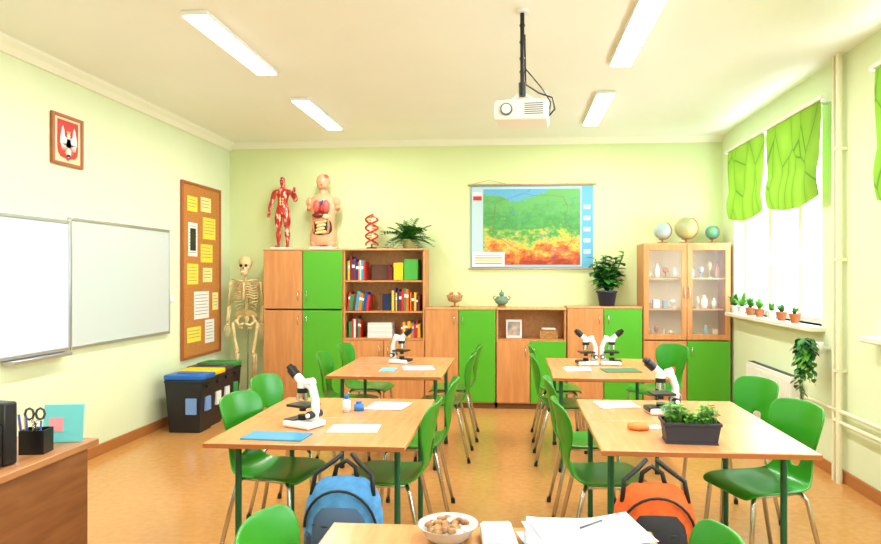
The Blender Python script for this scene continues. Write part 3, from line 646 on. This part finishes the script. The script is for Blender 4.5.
# foreground table items
b=B(); b.loft([(0,0,0,.055,.055),(.012,0,0,.065,.065),(.04,0,0,.082,.082),(.043,0,0,.087,.087),(.04,0,0,.078,.078),(.014,0,0,.06,.06)],mat('clear_plastic',(205,210,206),.15),24)
NU=mat('snack',(190,150,100),.7,c2=(140,92,54),scale=50)
for k in range(34): a=random.random()*6.28; r=random.random()**.5*.055; b.ell((r*math.cos(a),r*math.sin(a),.03+random.random()*.01),(.014,.01,.009),random.choice([NU,NU,PAP]),7,5)
b.obj('snack_bowl',(-.19,1.87,.751))
b=B(); b.box(-.045,.045,-.08,.08,0,.035,PAP,.004); b.box(-.04,.04,-.075,.075,.035,.04,mat('light_grey',(205,212,220),.5),.003); b.obj('tissue_box',(-.045,1.83,.751),8)
def pileData():
    b=B()
    P2=mat('paper_bluish',(222,228,238),.8)
    for k in range(9):
        b.M=Matrix.Translation((random.uniform(-.02,.02),random.uniform(-.02,.02),k*.0045))@Matrix.Rotation(random.uniform(-.25,.25),4,'Z')
        ph=random.random()*6; b.grid(lambda u,v:((u-.5)*.30,(v-.5)*.21,.001+.002*k*abs(u-.5)+.0035*(1+math.sin(u*5+ph+v*3))),10,6,PAP if k%2 else P2)
    b.M=Matrix.Identity(4); b.tube([(-.02,-.02,.062),(.05,.03,.064)],.0035,GREY,6)
    return b
b=pileData(); b.obj('paper_pile',(.195,1.83,.752),5)
flat('paper_sheet',-.09,1.6,.25,.18,PAP,20)
# ------------- backpacks
def backpack(name,x,y,main,pocket):
    b=B(); MM=mat(name+'_fabric',main,.8,var=.15,scale=25,bump=.3); PK_=mat(name+'_pocket',pocket,.8,bump=.3)
    zip_=mat('zip_black',(20,20,22),.5)
    b.loft([(0,0,0,.10,.06),(.015,0,0,.15,.085),(.10,0,0,.165,.10),(.2,0,0,.168,.098),(.28,0,.005,.155,.085),(.33,0,.01,.13,.065),(.36,0,.015,.09,.04),(.367,0,.015,.03,.012)],MM,26)
    b.loft([(.03,0,-.06,.09,.045),(.045,0,-.065,.115,.07),(.15,0,-.065,.118,.072),(.22,0,-.06,.108,.062),(.265,0,-.048,.085,.045),(.28,0,-.04,.05,.02)],PK_,22)
    b.tube([(.15*math.cos(a),-.055-.02*math.sin(a),.17+.165*math.sin(a)) for a in [0.05+k*(math.pi-.1)/14 for k in range(15)]],.006,zip_,6)
    b.tube([(-.105,-.085,.2),(-.05,-.118,.205),(.05,-.118,.205),(.105,-.085,.2)],.004,zip_,6)
    b.box(-.03,.03,-.135,-.125,.1,.13,WHT,.003)
    for s in(-1,1):
        b.box(.13*s-.02,.13*s+.02,-.07,.06,.03,.16,PK_,.012)
        b.tube([(.05*s,.07,.33),(.075*s,.09,.30),(.09*s,.12,.2),(.10*s,.10,.08),(.12*s,.07,.03)],.014,zip_,8)
        b.tube([(.13*s,-.02,.30),(.12*s,.0,.38),(.06*s,.03,.42),(.02*s,.06,.45)],.010,zip_,8)
    b.tube([(-.05,.03,.355),(-.04,.04,.40),(0,.05,.425),(.04,.04,.40),(.05,.03,.355)],.010,zip_,8)
    return b.obj(name,(x,y,.29))
backpack('blue_backpack',-.71,2.70,(78,150,210),(60,84,110))
backpack('orange_backpack',.56,2.71,(236,98,24),(30,30,34))
# ------------- teacher desk
b=B(); WD=mat('desk_walnut',(150,96,56),.4,c2=(130,80,44),scale=6,stretch=(4,.7,5))
b.box(-2.68,-1.92,1.15,2.92,.715,.745,mat('desk_top',(186,130,84),.35,c2=(170,114,70),scale=5,stretch=(6,.6,5)),.004)
b.box(-1.97,-1.95,1.2,2.88,.08,.715,WD); b.box(-2.64,-1.98,2.86,2.88,0,.715,WD); b.box(-2.64,-1.97,1.18,1.20,0,.715,WD); b.box(-2.6,-2.1,2.3,2.32,.1,.71,WD)
b.box(-1.97,-1.95,1.2,2.88,0,.08,WD)
b.obj('teacher_desk')
b=B(); b.box(-.05,.05,-.05,.05,0,.17,BLK,.01); b.box(-.045,.045,.055,.12,0,.25,BLK,.01); b.box(-.052,-.05,-.03,.03,.05,.1,GREY)
b.obj('desk_speaker',(-2.05,2.39,.746),-10)
b=B(); b.box(-.05,.05,-.04,.04,0,.005,BLK)
for q in((-.05,.05,-.04,-.036),(-.05,.05,.036,.04),(-.05,-.046,-.036,.036),(.046,.05,-.036,.036),(-.002,.002,-.036,.036)): b.box(*q,.005,.10,BLK)
for k in range(9): x=random.uniform(-.04,.04); y=random.uniform(-.03,.03); b.tube([(x,y,.01),(x*1.4,y*1.4,random.uniform(.13,.17))],.004,random.choice([RED,mat('pen_blue',(40,70,170),.4),mat('pen_y',(230,180,50),.4),GREY,BLK]),6)
for s in(-1,1):
    b.tube([(.022*s+.018*math.cos(t*.785),-.01,.165+.024*math.sin(t*.785)) for t in range(8)],.005,mat('scissor_handle',(60,60,66),.4),6,closed=True); b.tube([(.012*s,-.01,.145),(-.008*s,-.01,.05)],.004,CHR,5)
b.obj('pen_holder',(-2.03,2.66,.746),10)
b=B(); b.M=Matrix.Rotation(-.15,4,'X'); b.box(-.085,.085,0,.008,0,.17,mat('teal_cover',(110,200,205),.4),.003); b.box(-.06,.0,-.002,0,.05,.11,mat('pinkp',(230,150,160),.5)); b.M=Matrix.Identity(4); b.box(-.03,.03,.02,.06,0,.004,GREY); b.tube([(0,.055,.004),(0,.03,.12)],.003,GREY,5)
b.obj('desk_calendar',(-2.03,2.82,.746),12)
# ------------- roman blinds with a big leaf-vein print
CU=bpy.data.materials.new('curtain_fabric'); CU.use_nodes=True
nt=CU.node_tree; p=nt.nodes['Principled BSDF']; p.inputs['Roughness'].default_value=.8
tc=nt.nodes.new('ShaderNodeTexCoord'); vo=nt.nodes.new('ShaderNodeTexVoronoi'); vo.feature='DISTANCE_TO_EDGE'; vo.inputs['Scale'].default_value=2.0
mp=nt.nodes.new('ShaderNodeMapping'); mp.inputs['Scale'].default_value=(.3,2.0,.9); mp.inputs['Rotation'].default_value=(.7,0,0)
nt.links.new(tc.outputs['Object'],mp.inputs[0]); nt.links.new(mp.outputs[0],vo.inputs[0])
r=nt.nodes.new('ShaderNodeValToRGB'); e=r.color_ramp.elements; e[0].position=.0; e[0].color=rgb(76,124,24); e[1].position=.02; e[1].color=rgb(124,174,38)
k=e.new(.3); k.color=rgb(142,190,54)
nt.links.new(vo.outputs['Distance'],r.inputs[0]); nt.links.new(r.outputs[0],p.inputs[0])
tr=nt.nodes.new('ShaderNodeBsdfTranslucent'); nt.links.new(r.outputs[0],tr.inputs[0]); mx=nt.nodes.new('ShaderNodeMixShader'); mx.inputs[0].default_value=.12
nt.links.new(p.outputs[0],mx.inputs[1]); nt.links.new(tr.outputs[0],mx.inputs[2]); nt.links.new(mx.outputs[0],nt.nodes['Material Output'].inputs[0])
def curtain(y0,y1,zl,z1):
    b=B()
    def fn(u,v):
        y=(y0+y1)/2+(u-.5)*(y1-y0)*(1-.06*v*v)
        drop=(z1-zl)*(.92+.08*math.sin(math.pi*u))
        z=z1-drop*v
        x=2.27+.004*math.sin(u*9)-.022*max(0,math.sin((v-.6)*math.pi/.4))*(1 if v>.6 else 0)+.005*math.sin(v*8+u*3)
        return (x,y,z)
    b.grid(fn,30,20,CU); b.obj('green_roman_blind')
curtain(6.22,7.25,2.04,2.80); curtain(5.10,6.17,2.04,2.80); curtain(3.35,4.36,1.9,2.80); curtain(2.3,3.3,1.9,2.80)
for a,c in((5.06,7.3),(2.25,4.40)):
    b=B(); b.box(2.25,2.29,a,c,2.80,2.83,WHT,.004)
    for y in(a+.2,(a+c)/2,c-.2): b.box(2.29,2.378,y-.01,y+.01,2.805,2.825,WHT)
    b.obj('curtain_rail')
# sill plants
def sillplant(y,h,m,pm,n=22,r=.045):
    b=B(); pot(b,r,r*1.7,pm)
    for k in range(n):
        a=random.random()*6.28; e=random.uniform(.4,1.4); leafblade(b,(0,0,r*1.5),(math.cos(a)*math.cos(e)*.5,math.sin(a)*math.cos(e),math.sin(e)),random.uniform(.5,1)*h,.013,.35,m,5)
    b.obj('potted_plant',(2.33,y,1.102))
sillplant(7.2,.26,LEAF,WHT,30); sillplant(7.0,.30,LEAFL,WHT,34); sillplant(6.75,.2,LEAF,TERR); sillplant(6.5,.18,LEAFL,TERR); sillplant(6.2,.14,LEAFL,WHT); sillplant(5.98,.14,LEAF,TERR); sillplant(5.7,.12,LEAFL,TERR)
# radiator
b=B(); RD=mat('radiator_enamel',(236,236,226),.35); y0,y1=5.62,6.66
b.box(2.26,2.34,y0,y1,.14,.66,RD,.01)
for k in range(26): y=y0+.03+k*(y1-y0-.06)/25; b.box(2.252,2.262,y-.012,y+.012,.17,.63,RD,.004)
for k in range(30): y=y0+.03+k*(y1-y0-.06)/29; b.box(2.27,2.33,y-.004,y+.004,.655,.665,GREY)
for y in(y0+.1,y1-.1): b.box(2.34,2.377,y-.02,y+.02,.2,.6,RD)
b.cyl((2.30,y0,.2),(2.30,y0-.06,.2),.012,RD); b.cyl((2.30,y0-.06,.2),(2.30,y0-.06,.5),.012,RD)
b.obj('radiator')
b=B(); b.cyl((2.33,4.95,0),(2.33,4.95,H-.001),.022,CREAM); b.cyl((2.33,5.03,0),(2.33,5.03,H-.001),.014,CREAM)
b.cyl((2.33,4.95,.52),(2.33,2.5,.52),.014,CREAM); b.cyl((2.33,5.03,.44),(2.33,2.5,.44),.014,CREAM); b.cyl((2.33,5.5,.52),(2.33,4.95,.52),.014,CREAM)
for z in(.8,1.6,2.4): b.box(2.30,2.378,4.93,4.97,z,z+.02,CREAM)
b.obj('heating_pipe')
# ivy in a small wall bracket on the pier below the sill end
b=B(); b.loft([(-.09,0,0,.03,.03),(-.08,0,0,.045,.045),(0,0,0,.055,.055),(0,0,0,.048,.048),(-.015,0,0,.046,.046)],WHT,16); b.cyl((0,0,-.02),(0,0,-.014),.046,SOIL)
b.box(.03,.098,-.01,.01,-.05,-.03,WHT)
for k in range(20):
    L=random.uniform(.12,.42); x=-.06-random.random()*.05; y=random.uniform(-.10,.10)
    pts=[(0,0,-.01),(x*.6,y*.5,.03),(x,y,-.03),(x,y*1.1,-L*.5-.03),(x+.01,y*1.15,-L-.03)]; b.tube(pts,.002,LEAF,4)
    for j in range(10):
        t=j/9; p=(x+random.uniform(-.02,.01),y*(1+.15*t)+random.uniform(-.02,.02),.02-L*t); aa=random.random()*6.28
        leafblade(b,p,(math.cos(aa)*.6,math.sin(aa),-.2),.055,.02,.5,random.choice([LEAF,LEAFL,LEAFD]),3)
b.obj('trailing_ivy',(2.28,5.20,.99))
# ------------- world
w=bpy.data.worlds.new('sky'); sc.world=w; w.use_nodes=True; bg=w.node_tree.nodes['Background']; bg.inputs[0].default_value=(.84,.93,1,1); bg.inputs[1].default_value=7.5
# ------------- camera
cd=bpy.data.cameras.new('camera'); co=bpy.data.objects.new('camera',cd); COL.objects.link(co); co.location=(0,0,1.5)
co.rotation_euler=(math.radians(90),0,math.radians(4.4)); cd.sensor_width=36; cd.lens=660*36/881; cd.shift_x=-23.5/881; cd.shift_y=3/881; cd.clip_start=.05
sc.camera=co
